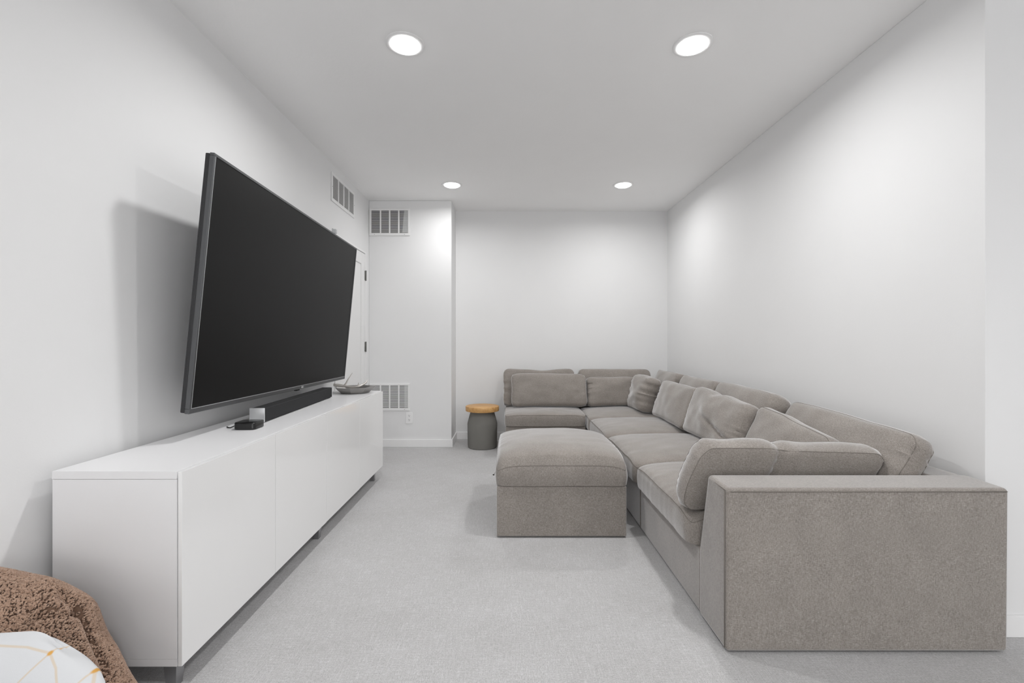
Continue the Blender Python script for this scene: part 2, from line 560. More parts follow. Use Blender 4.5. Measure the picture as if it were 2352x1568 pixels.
lbox('side_panel', M_LAM, t, CX0, CX1, CY0, CY0 + 0.018, CZ0 + 0.0245, CZ1 - 0.027, bevel=0.0008)
lbox('side_panel', M_LAM, t, CX0, CX1, CY1 - 0.018, CY1, CZ0 + 0.0245, CZ1 - 0.027, bevel=0.0008)
lbox('back_panel', M_LAM, t, CX0, CX0 + 0.006, CY0 + 0.019, CY1 - 0.019, CZ0 + 0.0245, CZ1 - 0.027)
seams = [CY0, 2.073, 2.655, 3.247, CY1]
for i in range(4):
    lbox('door', M_GLOSS, t, CX1 + 0.003, CD, seams[i] + (0.0012 if i else 0), seams[i + 1] - 0.0012, CZ0 + (0.001 if i < 2 else 0.004 - 0.0015 * (i == 2)), CZ1 - 0.003, bevel=0.0012)
for y in (CY0 + 0.055, 2.672, CY1 - 0.075):
    for x in (CD - 0.065, CX0 + 0.06):
        bm = bmesh.new()
        v = []
        for (s, z) in ((0.022, CZ0), (0.022, CZ0 - 0.012), (0.016, 0.0)):
            v.append([bm.verts.new((x + sx * s - t.location.x, y + sy * s - t.location.y, z)) for sx, sy in ((-1, -1), (1, -1), (1, 1), (-1, 1))])
        for A, B in zip(v, v[1:]):
            for k in range(4):
                bm.faces.new((A[k], A[(k + 1) % 4], B[(k + 1) % 4], B[k]))
        bm.faces.new(v[0]); bm.faces.new(v[-1][::-1])
        bm_obj('leg', bm, M_STEEL, t)

# ------------------------------------------------------------------ television
TW, TH = 1.93, 1.11
p_bl = Vector((-1.343, 1.91, 0.860)); p_br = Vector((-1.388, 3.84, 0.848))
p_tl = Vector((-1.245, 1.91, 1.955)); p_tr = Vector((-1.285, 3.84, 1.940))
ctr = (p_bl + p_br + p_tl + p_tr) / 4
ex = ((p_br + p_tr) - (p_bl + p_tl)).normalized()
ey = ((p_tl + p_tr) - (p_bl + p_br)).normalized()
ez = ex.cross(ey).normalized(); ey = ez.cross(ex)
tv = thing('television', 'large black flat television tilted forward on the left wall above the cabinet', 'television')
tv.matrix_world = Matrix((( ex.x, ey.x, ez.x, ctr.x), (ex.y, ey.y, ez.y, ctr.y), (ex.z, ey.z, ez.z, ctr.z), (0, 0, 0, 1)))
w2, h2 = TW / 2, TH / 2
box('housing', M_HOUSING, tv, -w2 + 0.002, w2 - 0.002, -h2 + 0.002, h2 - 0.002, -0.040, -0.0205, 0.004, 2)
box('rear_cover', M_HOUSING, tv, -w2 * 0.93, w2 * 0.93, -h2 * 0.99, -0.05, -0.062, -0.0405, 0.010, 3)
bm = bmesh.new()
bs, bt, bb = 0.011, 0.012, 0.021
for (x0, x1, y0, y1) in ((-w2, w2, -h2, -h2 + bb), (-w2, w2, h2 - bt, h2), (-w2, -w2 + bs, -h2 + bb, h2 - bt), (w2 - bs, w2, -h2 + bb, h2 - bt)):
    add_box(bm, x0, x1, y0, y1, -0.020, 0.0, 0.0015, 1)
bm_obj('bezel', bm, M_BEZEL, tv)
bm = bmesh.new()
for (x0, x1, y0, y1) in ((-w2 + bs, w2 - bs, -h2 + bb, -h2 + bb + 0.0018), (-w2 + bs, -w2 + bs + 0.0018, -h2 + bb, h2 - bt)):
    add_box(bm, x0, x1, y0, y1, -0.006, 0.0003)
bm_obj('inner_lip', bm, M_ALU, tv)
box('screen', M_SCREEN, tv, -w2 + bs, w2 - bs, -h2 + bb, h2 - bt, -0.018, -0.003)
lx = 0.135
bm = bmesh.new()
add_box(bm, lx - 0.075, lx - 0.020, -h2 - 0.010, -h2 + 0.002, -0.022, -0.006, 0.003, 2)
bm_obj('sensor_bump', bm, M_BLACKGLOSS, tv, 40)
fc = bpy.data.curves.new('logo_text', 'FONT')
fc.body = 'LG'
fc.size = 0.0165
fc.extrude = 0.0003
tmpo = bpy.data.objects.new('logo_text', fc)
COL.objects.link(tmpo)
bpy.context.view_layer.update()
me = bpy.data.meshes.new_from_object(tmpo.evaluated_get(bpy.context.evaluated_depsgraph_get()))
bpy.data.objects.remove(tmpo)
lg = link_mesh('logo', me, M_LOGO, tv)
bmx = bmesh.new(); bmx.from_mesh(me)
tube(bmx, [(-0.008, 0.0055, -0.0003), (-0.008, 0.0055, 0.0003)], 0.0068, 24)
bmx.to_mesh(me); bmx.free()
lg.location = (lx, -h2 + 0.005, 0.0006)
tag(lg, 'small pale maker mark on the bottom bezel')
# wall mount: plate on the wall, two arms to the back of the set
inv = tv.matrix_world.inverted()
bm = bmesh.new()
tmp = bmesh.new(); add_box(tmp, XL + 0.001, XL + 0.014, 2.55, 3.2, 1.25, 1.55, 0.003, 1)
for y in (2.65, 3.10):
    tube(tmp, [(XL + 0.012, y, 1.50), (-1.365, y, 1.56)], 0.016, 10)
    tube(tmp, [(XL + 0.012, y, 1.30), (-1.392, y, 1.28)], 0.016, 10)
merge(bm, tmp, inv)
bm_obj('wall_mount', bm, M_HOUSING, tv)

# ------------------------------------------------------------------ things on the cabinet
ST = CZ1
a = math.atan2(-1.322 + 1.262, 3.40 - 2.34)     # slight turn of the sound bar
SBL = 1.06
sb = thing('sound_bar', 'long black cloth covered sound bar with silver end cap on the white cabinet', 'speaker', (-1.262 - 0.0385, 2.34, ST + 0.0005), (0, 0, -a))
box('cloth_body', M_CLOTHBLACK, sb, -0.0370, 0.0370, 0.006, SBL - 0.006, 0.004, 0.0755, 0.006, 3)
bm = bmesh.new(); add_box(bm, -0.0385, 0.0385, 0.0, 0.0065, 0.003, 0.077, 0.0025, 2)
tag(bm_obj('end_cap', bm, M_ALU, sb, 40), 'silver square end cap facing the camera')
box('end_cap', M_ALU, sb, -0.0385, 0.0385, SBL - 0.0065, SBL, 0.003, 0.077, 0.0025, 2)
box('foot', M_CABLE, sb, -0.030, 0.030, 0.02, 0.08, 0.0, 0.0045)
box('foot', M_CABLE, sb, -0.030, 0.030, SBL - 0.08, SBL - 0.02, 0.0, 0.0045)

mb = thing('media_box', 'small square black media player in front of the sound bar', 'media player', (-1.262, 2.205, ST + 0.0005), (0, 0, math.radians(2)))
bm = bmesh.new()
def rrect(hw, r, n=6):
    pts = []
    for cx, cy, a0 in ((hw - r, hw - r, 0), (-hw + r, hw - r, 90), (-hw + r, -hw + r, 180), (hw - r, -hw + r, 270)):
        for k in range(n + 1):
            q = math.radians(a0 + 90 * k / n)
            pts.append((cx + r * math.cos(q), cy + r * math.sin(q)))
    return pts
rings = []
for hw, z in ((0.046, 0.0), (0.050, 0.003), (0.050, 0.031), (0.0485, 0.0335), (0.046, 0.0345)):
    rings.append([bm.verts.new((x, y, z)) for x, y in rrect(hw, 0.016)])
for A, B in zip(rings, rings[1:]):
    for k in range(len(A)):
        bm.faces.new((A[k], A[(k + 1) % len(A)], B[(k + 1) % len(A)], B[k]))
bm.faces.new(rings[0][::-1]); bm.faces.new(rings[-1])
bm_obj('case', bm, M_BLACKGLOSS, mb, 40)
bm = bmesh.new()
tube(bm, [(-0.050, 0.01, 0.016), (-0.066, 0.012, 0.014)], 0.006, 8)
tube(bm, [(-0.064, 0.012, 0.014), (-0.078, 0.008, 0.008), (-0.088, -0.004, 0.003), (-0.100, -0.002, 0.003), (-0.118, 0.02, 0.003)], 0.0028, 8)
bm_obj('power_cable', bm, M_CABLE, mb, 'all')

# pewter dish with antler
dish = thing('pewter_dish', 'faceted pewter dish at the far end of the white cabinet', 'dish', (-1.262, 3.70, ST + 0.0005), (0, 0, math.radians(0)))
out = [(-0.165, 0.02), (-0.10, -0.13), (0.02, -0.155), (0.125, -0.10), (0.172, 0.015), (0.10, 0.115), (-0.02, 0.135), (-0.12, 0.10)]
bm = bmesh.new()
rings = []
for s, z in ((0.0, 0.0), (0.62, 0.0), (0.70, 0.003), (1.0, 0.046), (1.015, 0.049), (0.99, 0.050), (0.965, 0.047), (0.66, 0.008), (0.0, 0.007)):
    if s == 0.0:
        rings.append([bm.verts.new((0, 0, z))])
    else:
        rings.append([bm.verts.new((x * s, y * s, z + (0.008 if (s > 0.9 and abs(x) > 0.15) else 0))) for x, y in out])
for A, B in zip(rings, rings[1:]):
    n = 8
    for k in range(n):
        k2 = (k + 1) % n
        if len(A) == 1: bm.faces.new((A[0], B[k2], B[k]))
        elif len(B) == 1: bm.faces.new((A[k], A[k2], B[0]))
        else: bm.faces.new((A[k], A[k2], B[k2], B[k]))
bm_obj('bowl', bm, M_PEWTER, dish)
AY = 3.60
def W(px, py, y):
    return ((px - 1168) * y / F, y, CAM_H - (py - 782) * y / F)
def spline(pts, n=8):
    P = [Vector(p) for p in pts]
    res = []
    for i in range(len(P) - 1):
        p0, p1, p2, p3 = P[max(i - 1, 0)], P[i], P[i + 1], P[min(i + 2, len(P) - 1)]
        for k in range(n):
            s = k / n
            res.append(0.5 * ((2 * p1) + (-p0 + p2) * s + (2 * p0 - 5 * p1 + 4 * p2 - p3) * s * s + (-p0 + 3 * p1 - 3 * p2 + p3) * s ** 3))
    res.append(P[-1])
    return res
bm = bmesh.new()
def horn(pts, radii):
    q = spline(pts)
    rr = list(np.interp(np.linspace(0, 1, len(q)), np.linspace(0, 1, len(radii)), radii))
    tube(bm, q, [r_ * 0.8 for r_ in rr], 10)
horn([(-1.393, 3.61, 0.812), (-1.36, 3.61, 0.810), (-1.31, 3.61, 0.803), (-1.25, 3.605, 0.795), (-1.19, 3.61, 0.803), (-1.15, 3.635, 0.824), (-1.135, 3.65, 0.852)],
     [0.013, 0.015, 0.012, 0.013, 0.012, 0.009, 0.002])
horn([(-1.312, 3.61, 0.803), (-1.296, 3.61, 0.825), (-1.277, 3.61, 0.86), (-1.247, 3.62, 0.908)], [0.010, 0.0075, 0.0055, 0.002])
horn([(-1.20, 3.61, 0.802), (-1.198, 3.61, 0.816), (-1.192, 3.60, 0.832)], [0.007, 0.005, 0.0015])
horn([(-1.385, 3.61, 0.812), (-1.388, 3.61, 0.822), (-1.384, 3.60, 0.826)], [0.008, 0.006, 0.0015])
ant = bm_obj('antler', bm, M_ANTLER, None, 'all')
tag(ant, 'silvery decorative antler lying across the pewter dish', 'antler')

# ------------------------------------------------------------------ side stool
st = thing('side_stool', 'grey bottle shaped stool with round honey wood top beside the sofa', 'stool', (-0.287, 4.965, 0))
lathe('body', M_STONE, st, [(0, 0), (0.150, 0), (0.157, 0.006), (0.160, 0.03), (0.163, 0.255), (0.161, 0.272), (0.150, 0.315), (0.130, 0.386), (0.126, 0.398), (0, 0.398)], 64, 30)
tag(lathe('top', M_WOOD, st, [(0, 0.3985), (0.178, 0.3985), (0.1815, 0.400), (0.183, 0.404), (0.183, 0.446), (0.1815, 0.4495), (0.178, 0.451), (0, 0.451)], 64, 30), 'round honey coloured wooden top')

# ------------------------------------------------------------------ cushions
def cushion_mesh(L, Wd, T, crown_f, crown_b=0.0, arch=0.0, corner=0.05, belly=0.012, lumps=0.006, pucker=0.0, pucker_ends=(1, 1),
                 seed=0, cell=0.014, post=None, pw=0.5, ear=0.0, knife=False):
    """Box edged cushion: x along L, y along Wd, z through the thickness. Returns verts, faces, list of seam loops."""
    nx, ny = max(8, int(L / cell)), max(8, int(Wd / cell))
    nz = max(2, int(T / cell)) if not knife else 1
    idx = {}
    V = []
    Fc = []
    def key(i, j, k):
        if (i, j, k) not in idx:
            idx[(i, j, k)] = len(V)
            V.append((2 * i / nx - 1, 2 * j / ny - 1, 2 * k / nz - 1))
        return idx[(i, j, k)]
    for k, fl in ((0, True), (nz, False)):
        for i in range(nx):
            for j in range(ny):
                q = [key(i, j, k), key(i + 1, j, k), key(i + 1, j + 1, k), key(i, j + 1, k)]
                Fc.append(q[::-1] if fl else q)
    for k in range(nz):
        for i in range(nx):
            Fc.append([key(i, 0, k), key(i + 1, 0, k), key(i + 1, 0, k + 1), key(i, 0, k + 1)])
            Fc.append([key(i + 1, ny, k), key(i, ny, k), key(i, ny, k + 1), key(i + 1, ny, k + 1)])
        for j in range(ny):
            Fc.append([key(0, j + 1, k), key(0, j, k), key(0, j, k + 1), key(0, j + 1, k + 1)])
            Fc.append([key(nx, j, k), key(nx, j + 1, k), key(nx, j + 1, k + 1), key(nx, j, k + 1)])
    A = np.array(V)
    u, v, w = A[:, 0], A[:, 1], A[:, 2]
    au, av = np.abs(u), np.abs(v)
    # plan outline with rounded corners
    cx = corner / (L / 2); cy = corner / (Wd / 2)
    a_ = np.clip(1 - (1 - au) * (L / 2) / corner, 0, 1) if corner else au * 0
    b_ = np.clip(1 - (1 - av) * (Wd / 2) / corner, 0, 1) if corner else av * 0
    x = np.sign(u) * (L / 2 * au - corner * a_ * (1 - np.sqrt(1 - b_ ** 2 / 2)))
    y = np.sign(v) * (Wd / 2 * av - corner * b_ * (1 - np.sqrt(1 - a_ ** 2 / 2)))
    if ear:
        x = x + np.sign(u) * ear * (au * av) ** 6
        y = y + np.sign(v) * ear * (au * av) ** 6
        x = x * (1 - 0.06 * (1 - av ** 2)); y = y * (1 - 0.06 * (1 - au ** 2))
    dome = np.clip((1 - au ** 2.2), 0, 1) ** pw * np.clip((1 - av ** 2.2), 0, 1) ** pw
    arc = arch * (1 - (au ** 7) * (av ** 7))
    # distance from seam for a small rounding of the panel near it
    top = T / 2 + arc
    zf = top + crown_f * dome
    zb = -T / 2 - crown_b * dome
    z = np.where(w >= 1 - 1e-6, zf, np.where(w <= -1 + 1e-6, zb, -T / 2 + (w + 1) / 2 * (T + arc)))
    side = ((au > 1 - 1e-6) | (av > 1 - 1e-6))
    bel = belly * (1 - w ** 2) * side
    x = x + np.where(au > 1 - 1e-6, np.sign(u) * bel, 0)
    y = y + np.where(av > 1 - 1e-6, np.sign(v) * bel, 0)
    P = np.stack([x, y, z], 1)
    # soft lumps and folds
    off = Vector((seed * 13.7, seed * 7.1, seed * 3.3))
    rnd = random.Random(seed)
    if lumps or pucker:
        for n in range(len(P)):
            p = Vector(P[n])
            inner = (1 - au[n] ** 6) * (1 - av[n] ** 6)
            if lumps:
                q = p + off
                d = noise.noise(q * 4.5) * lumps + noise.noise(Vector((q.x * 9, q.y * 13, q.z * 9))) * lumps * 0.45
                P[n, 2] += d * (0.35 + 0.65 * inner) * (1 if w[n] > 0 else -0.5 if w[n] < 0 else 0)
                e = noise.noise(q * 6 + Vector((5, 9, 2))) * lumps * 0.6
                if side[n]:
                    if au[n] > 1 - 1e-6: P[n, 0] += e
                    if av[n] > 1 - 1e-6: P[n, 1] += e
            if pucker:
                for sgn, on in ((1, pucker_ends[1]), (-1, pucker_ends[0])):
                    if not on: continue
                    dist = (1 - sgn * u[n]) * L / 2
                    if dist < 0.28:
                        fall = math.exp(-dist / 0.085) * on * (1 - av[n] ** 4)
                        wv = noise.noise(Vector((dist * 3 + seed, v[n] * 5.2 + sgn * 3.1, seed * 1.7)))
                        rid = abs(wv) ** 0.7 * -1.6 + 0.5
                        if abs(w[n]) > 0.5:
                            P[n, 2] += (1 if w[n] > 0 else -1) * pucker * fall * rid
                        if au[n] > 1 - 1e-6:
                            P[n, 0] += sgn * pucker * 0.5 * rid * (1 - 0.5 * abs(w[n])) * (1 - av[n] ** 4)
    if post:
        P = post(P, u, v, w)
    def loop(k):
        seq = [(i, 0) for i in range(nx)] + [(nx, j) for j in range(ny)] + [(i, ny) for i in range(nx, 0, -1)] + [(0, j) for j in range(ny, 0, -1)]
        return [idx[(i, j, k)] for i, j in seq]
    loops = [loop(nz)] + ([loop(0)] if not knife else [])
    return P, Fc, loops

def mesh_from(name, P, Fc):
    me = bpy.data.meshes.new(name)
    me.from_pydata([tuple(p) for p in P], [], Fc)
    me.update()
    bm = bmesh.new(); bm.from_mesh(me)
    bmesh.ops.recalc_face_normals(bm, faces=bm.faces)
    bm.to_mesh(me); bm.free()
    return me

def add_piping(loops, parent, mat=None, r=0.0014):
    bm = bmesh.new()
    for lp in loops:
        q = np.array([list(p) for p in lp])
        for _ in range(1):
            q = 0.5 * q + 0.25 * (np.roll(q, 1, 0) + np.roll(q, -1, 0))
        tube(bm, [Vector(p) for p in q], r, 6, closed=True)
    return bm_obj('piping', bm, mat or M_SEAM, parent, 'all')

def seat_cushion(parent, x0, x1, y0, y1, z0, T, crown, arch=0.03, seed=1, lumps=0.006, name='seat_cushion', corner=0.06, pw=0.5):
    l = parent.location
    P, Fc, loops = cushion_mesh(x1 - x0, y1 - y0, T, crown, 0.0, arch=arch, corner=corner, belly=0.006, lumps=lumps, seed=seed, pw=pw, pucker=0.004, pucker_ends=(1, 1))
    cen = np.array([(x0 + x1) / 2, (y0 + y1) / 2, z0 + T / 2])
    P = settle(P + cen, 0.004, 2) - cen
    me = mesh_from(name, P, Fc)
    o = link_mesh(name, me, M_SOFA, parent, 50)
    o.location = ((x0 + x1) / 2 - l.x, (y0 + y1) / 2 - l.y, z0 + T / 2)
    add_piping([[Vector(P[i]) for i in lp] for lp in loops[:1]], o)
    add_obstacle(o)
    return o

from mathutils.bvhtree import BVHTree
OBST = []
def world_bvh(o):
    M = o.matrix_world.copy() if o.parent is None else o.parent.matrix_world @ o.matrix_local
    if o.parent is not None and o.parent.parent is None:
        M = o.parent.matrix_basis @ o.matrix_basis
    vs = [M @ v.co for v in o.data.vertices]
    A_ = np.array([list(v) for v in vs])
    return BVHTree.FromPolygons(vs, [tuple(p.vertices) for p in o.data.polygons]), A_.min(0), A_.max(0)

def add_obstacle(*objs):
    for o in objs:
        OBST.append(world_bvh(o))

def settle_smooth(PW, faces, margin=0.009):
    """settle(), with the dents spread over the neighbouring cloth so that they stay soft"""
    P0 = PW.copy()
    nb = [set() for _ in range(len(PW))]
    for f in faces:
        for a, b in zip(f, f[1:] + f[:1]):
            nb[a].add(b); nb[b].add(a)
    nb = [np.array(sorted(q)) for q in nb]
    P1 = settle(PW.copy(), margin, 4)
    Dv = P1 - P0
    if np.abs(Dv).max() < 1e-6:
        return P1
    for _ in range(5):
        Dv = np.array([0.4 * Dv[i] + 0.6 * Dv[nb[i]].mean(0) for i in range(len(Dv))])
    P2 = settle(P0 + Dv, margin * 0.9, 3)
    Dv = P2 - P0
    return P0 + np.array([0.55 * Dv[i] + 0.45 * Dv[nb[i]].mean(0) for i in range(len(Dv))])

def settle(PW, margin=0.009, passes=4, limit=0.14, skip=None):
    """Press soft cushion points out of whatever already stands there, as if squashed against it."""
    for _ in range(passes):
        for k, (tree, lo, hi) in enumerate(OBST):
            near = np.nonzero(((PW >= lo - margin) & (PW <= hi + margin)).all(1))[0]
            for n in near:
                v = Vector(PW[n])
                loc, nr, idx, dist = tree.find_nearest(v, limit)
                if loc is None:
                    continue
                if (v - loc).dot(nr) < 0 or dist < margin:
                    PW[n] = loc + nr * margin
    return PW

# ------------------------------------------------------------------ sofa sections
SX0, SX1 = 0.815, 1.855
BACK_X = 1.705
RAIL_Z = 0.615

def seam(parent, pts, r=0.0017):
    bm = bmesh.new()
    l = parent.location
    tube(bm, [Vector(p) - l for p in pts], r, 6)
    return bm_obj('seam', bm, M_SEAM, parent, 'all')

# A: armed section nearest the camera
A = thing('sofa_section', 'near end section of the taupe sectional with the broad arm facing the camera', 'sofa section', ((SX0 + SX1) / 2, 2.24, 0), group='sections of the taupe sectional sofa')
def off(pts, dx, dy):
    return [(p[0] - dx, p[1] - dy) for p in pts]
lA = A.location
prism('arm', M_SOFA, A, [(1.680 - lA.y, 0.008), (1.922 - lA.y, 0.008), (1.922 - lA.y, 0.285), (1.838 - lA.y, 0.623), (1.676 - lA.y, 0.617)], 'x', 0.808 - lA.x, 1.857 - lA.x, 0.016, 4)
lbox('base', M_SOFA, A, SX0, SX1 - 0.004, 1.9235, 2.795, 0.008, 0.283, bevel=0.010, seg=3)
lbox('backrest', M_SOFA, A, BACK_X, SX1 - 0.002, 1.80, 2.795, 0.25, RAIL_Z + 0.003, bevel=0.018, seg=4)
seam(A, [(0.806, 1.690, 0.02), (0.806, 1.690, 0.604)])
seam(A, [(0.822, 1.6745, 0.606), (1.845, 1.6745, 0.606)])
seam(A, [(0.808, 1.690, 0.607), (0.812, 1.832, 0.610)])
add_obstacle(*[c for c in A.children if c.name.split('.')[0] in ('arm', 'base', 'backrest')])
seat_cushion(A, 0.778, 1.60, 1.945, 2.775, 0.286, 0.088, 0.060, 0.035, seed=11)

def section(label, y0, y1, seed, corner=False, far_x=None):
    t = thing('sofa_section', label, 'sofa section', ((SX0 + SX1) / 2, (y0 + y1) / 2, 0), group='sections of the taupe sectional sofa')
    lbox('base', M_SOFA, t, SX0, SX1 - 0.004, y0 + 0.002, y1 - 0.002, 0.008, 0.283, bevel=0.010, seg=3)
    bk = lbox('backrest', M_SOFA, t, BACK_X, SX1, y0 + 0.002, y1 - 0.002, 0.2835, RAIL_Z, bevel=0.018, seg=4)
    add_obstacle(bk)
    return t
B = section('armless section of the taupe sectional next to the near armed section', 2.80, 3.605, 21)
seat_cushion(B, 0.778, 1.60, 2.785, 3.600, 0.286, 0.088, 0.058, 0.035, seed=21)
C_ = section('armless section of the taupe sectional next to the far corner section', 3.61, 4.385, 31)
seat_cushion(C_, 0.778, 1.60, 3.610, 4.372, 0.286, 0.086, 0.056, 0.035, seed=31)
D = section('corner section of the taupe sectional in the far right corner', 4.39, 5.335, 41)
bk = lbox('backrest', M_SOFA, D, SX0, BACK_X, 5.185, 5.335, 0.2835, RAIL_Z, bevel=0.018, seg=4)
add_obstacle(bk)
seat_cushion(D, 0.785, 1.60, 4.385, 5.10, 0.286, 0.086, 0.052, 0.035, seed=41)
E = thing('sofa_section', 'armless left end section of the taupe sectional along the back wall', 'sofa section', (0.39, 4.93, 0), group='sections of the taupe sectional sofa')
lbox('base', M_SOFA, E, -0.03, 0.772, 4.53, 5.335, 0.008, 0.309, bevel=0.010, seg=3)
bk = lbox('backrest', M_SOFA, E, -0.03, 0.808, 5.185, 5.335, 0.3095, RAIL_Z, bevel=0.018, seg=4)
add_obstacle(bk)
seat_cushion(E, -0.035, 0.776, 4.505, 5.10, 0.312, 0.088, 0.030, 0.022, seed=51)

# ottoman
O = thing('ottoman', 'square taupe ottoman with puffy cushion top in front of the sofa', 'ottoman', (0.315, 3.06, 0))
lbox('base', M_SOFA, O, -0.070, 0.698, 2.672, 3.445, 0.008, 0.306, bevel=0.009, seg=3)
seat_cushion(O, -0.074, 0.704, 2.664, 3.455, 0.309, 0.084, 0.108, 0.036, seed=61, lumps=0.005, name='cushion_top', corner=0.045, pw=0.27)
bm = bmesh.new()
for (p, q, r_) in (((-0.078, 3.03, 0.312), (-0.105, 3.015, 0.285), (-0.098, 3.045, 0.283)),):
    pts = [(-0.072, 3.015, 0.310), (-0.088, 3.012, 0.300), (-0.106, 3.016, 0.270), (-0.098, 3.030, 0.262), (-0.088, 3.035, 0.290), (-0.072, 3.04, 0.308)]
    up = [bm.verts.new((x - O.location.x, y - O.location.y, z)) for x, y, z in pts]
    dn = [bm.verts.new((x - O.location.x + 0.004, y - O.location.y + 0.022, z + 0.001)) for x, y, z in pts]
    for i in range(len(pts) - 1):
        bm.faces.new((up[i], up[i + 1], dn[i + 1], dn[i]))
bmesh.ops.solidify(bm, geom=list(bm.faces), thickness=0.003)
tag(bm_obj('pull_tab', bm, M_SEAM, O), 'dark fabric pull tab under the cushion edge')

# ------------------------------------------------------------------ loose pillows
def pillow(name, label, cat, group, center, face, lean, roll=0.0, yaw=0.0, mat=None, pipe=True, pipe_mat=None, **kw):
    s, c = math.sin(math.radians(lean)), math.cos(math.radians(lean))
    if face == '-x':
        X, Y, Z = Vector((0, -1, 0)), Vector((s, 0, c)), Vector((-c, 0, s))
    elif face == '-y':
        X, Y, Z = Vector((1, 0, 0)), Vector((0, s, c)), Vector((0, -c, s))
    else:
        X, Y, Z = Vector((-1, 0, 0)), Vector((0, -s, c)), Vector((0, c, s))
    R = Matrix((X, Y, Z)).transposed()
    R = Matrix.Rotation(math.radians(yaw), 3, 'Z') @ R @ Matrix.Rotation(math.radians(roll), 3, 'Z')
    P, Fc, loops = cushion_mesh(**kw)
    Rn, cn = np.array(R), np.array(center)
    P = (settle_smooth(P @ Rn.T + cn, Fc) - cn) @ Rn
    o = link_mesh(name, mesh_from(name, P, Fc), mat or M_SOFA, None, 50)
    o.matrix_world = Matrix.Translation(center) @ R.to_4x4()
    tag(o, label, cat, group)
    if pipe:
        add_piping([[Vector(P[i]) for i in lp] for lp in loops], o, pipe_mat or M_SOFA, 0.0014 if pipe_mat else 0.0010)
    add_obstacle(o)
    return o

G_BACK = 'tall back cushions of the taupe sofa'
G_FRONT = 'front scatter pillows of the taupe sofa'

def sag(end, amt, power=2.0):
    """top edge drops towards one end (end=+1: x max) of the cushion"""
    def f(P, u, v, w):
        k = np.clip((end * u + 1) / 2, 0, 1) ** power
        P[:, 1] -= amt * k * np.clip((v + 1) / 2, 0, 1)
        return P
    return f

# back cushions along the right wall
pillow('back_cushion', 'long taupe back cushion nearest the camera against the right wall', 'cushion', G_BACK, (1.680, 2.300, 0.642), '-x', 27,
       L=0.86, Wd=0.310, T=0.085, crown_f=0.048, crown_b=0.008, corner=0.05, lumps=0.012, pucker=0.012, pucker_ends=(0.3, 1), seed=3, pipe_mat=M_SEAM, post=sag(1, 0.035))
pillow('back_cushion', 'taupe back cushion on the right wall between the nearest one and the far one', 'cushion', G_BACK, (1.625, 3.145, 0.640), '-x', 20,
       L=0.755, Wd=0.40, T=0.125, crown_f=0.035, crown_b=0.012, corner=0.06, lumps=0.009, pucker=0.010, pucker_ends=(0.3, 1), seed=4, post=sag(1, 0.02))
pillow('back_cushion', 'taupe back cushion on the right wall just before the sofa corner', 'cushion', G_BACK, (1.625, 3.905, 0.640), '-x', 20,
       L=0.70, Wd=0.385, T=0.125, crown_f=0.035, crown_b=0.012, corner=0.06, lumps=0.009, pucker=0.008, pucker_ends=(0.3, 1), seed=5)
pillow('back_cushion', 'crumpled taupe back cushion in the far right sofa corner with creased end', 'cushion', G_BACK, (1.610, 4.60, 0.640), '-x', 20,
       L=0.58, Wd=0.40, T=0.135, crown_f=0.03, crown_b=0.012, corner=0.05, lumps=0.012, pucker=0.020, pucker_ends=(0.3, 1), seed=6)
# back cushions along the back wall
pillow('back_cushion', 'taupe back cushion on the back wall behind the creased corner pillow', 'cushion', G_BACK, (1.195, 5.115, 0.635), '-y', 15,
       L=0.80, Wd=0.395, T=0.120, crown_f=0.03, crown_b=0.012, corner=0.05, lumps=0.008, pucker=0.010, pucker_ends=(1, 0.5), seed=7)
def dip(P, u, v, w):
    P[:, 1] -= 0.016 * np.exp(-((u - 0.1) / 0.3) ** 2) * np.clip(v, 0, 1)
    return P
pillow('back_cushion', 'taupe back cushion at the left end of the sofa on the back wall', 'cushion', G_BACK, (0.343, 5.105, 0.637), '-y', 15,
       L=0.785, Wd=0.395, T=0.120, crown_f=0.03, crown_b=0.012, corner=0.05, lumps=0.010, pucker=0.014, pucker_ends=(1, 1), seed=8, post=dip)
# front pillows
pillow('scatter_pillow', 'broad taupe pillow at the left end of the sofa behind the ottoman', 'pillow', G_FRONT, (0.440, 4.925, 0.628), '-y', 15,
       L=0.79, Wd=0.345, T=0.085, crown_f=0.040, crown_b=0.008, corner=0.05, lumps=0.0135, pucker=0.008, pucker_ends=(0.7, 1), seed=9, post=sag(1, 0.012))
pillow('scatter_pillow', 'taupe pillow on the back wall between the broad left pillow and the creased one', 'pillow', G_FRONT, (1.160, 4.940, 0.607), '-y', 15,
       L=0.60, Wd=0.30, T=0.085, crown_f=0.035, crown_b=0.008, corner=0.04, lumps=0.0162, pucker=0.020, pucker_ends=(1, 0.2), seed=10)
pillow('scatter_pillow', 'heavily creased taupe pillow in the sofa corner showing its rumpled end', 'pillow', G_FRONT, (1.385, 4.645, 0.620), '-x', 14,
       L=0.40, Wd=0.345, T=0.125, crown_f=0.050, crown_b=0.010, corner=0.06, lumps=0.0216, pucker=0.026, pucker_ends=(0.6, 1), seed=12, yaw=6)
pillow('scatter_pillow', 'smooth taupe pillow on the right run next to the creased corner pillow', 'pillow', G_FRONT, (1.462, 3.945, 0.612), '-x', 19,
       L=0.74, Wd=0.335, T=0.095, crown_f=0.035, crown_b=0.008, corner=0.05, lumps=0.0121, pucker=0.010, pucker_ends=(1, 0.4), seed=13)
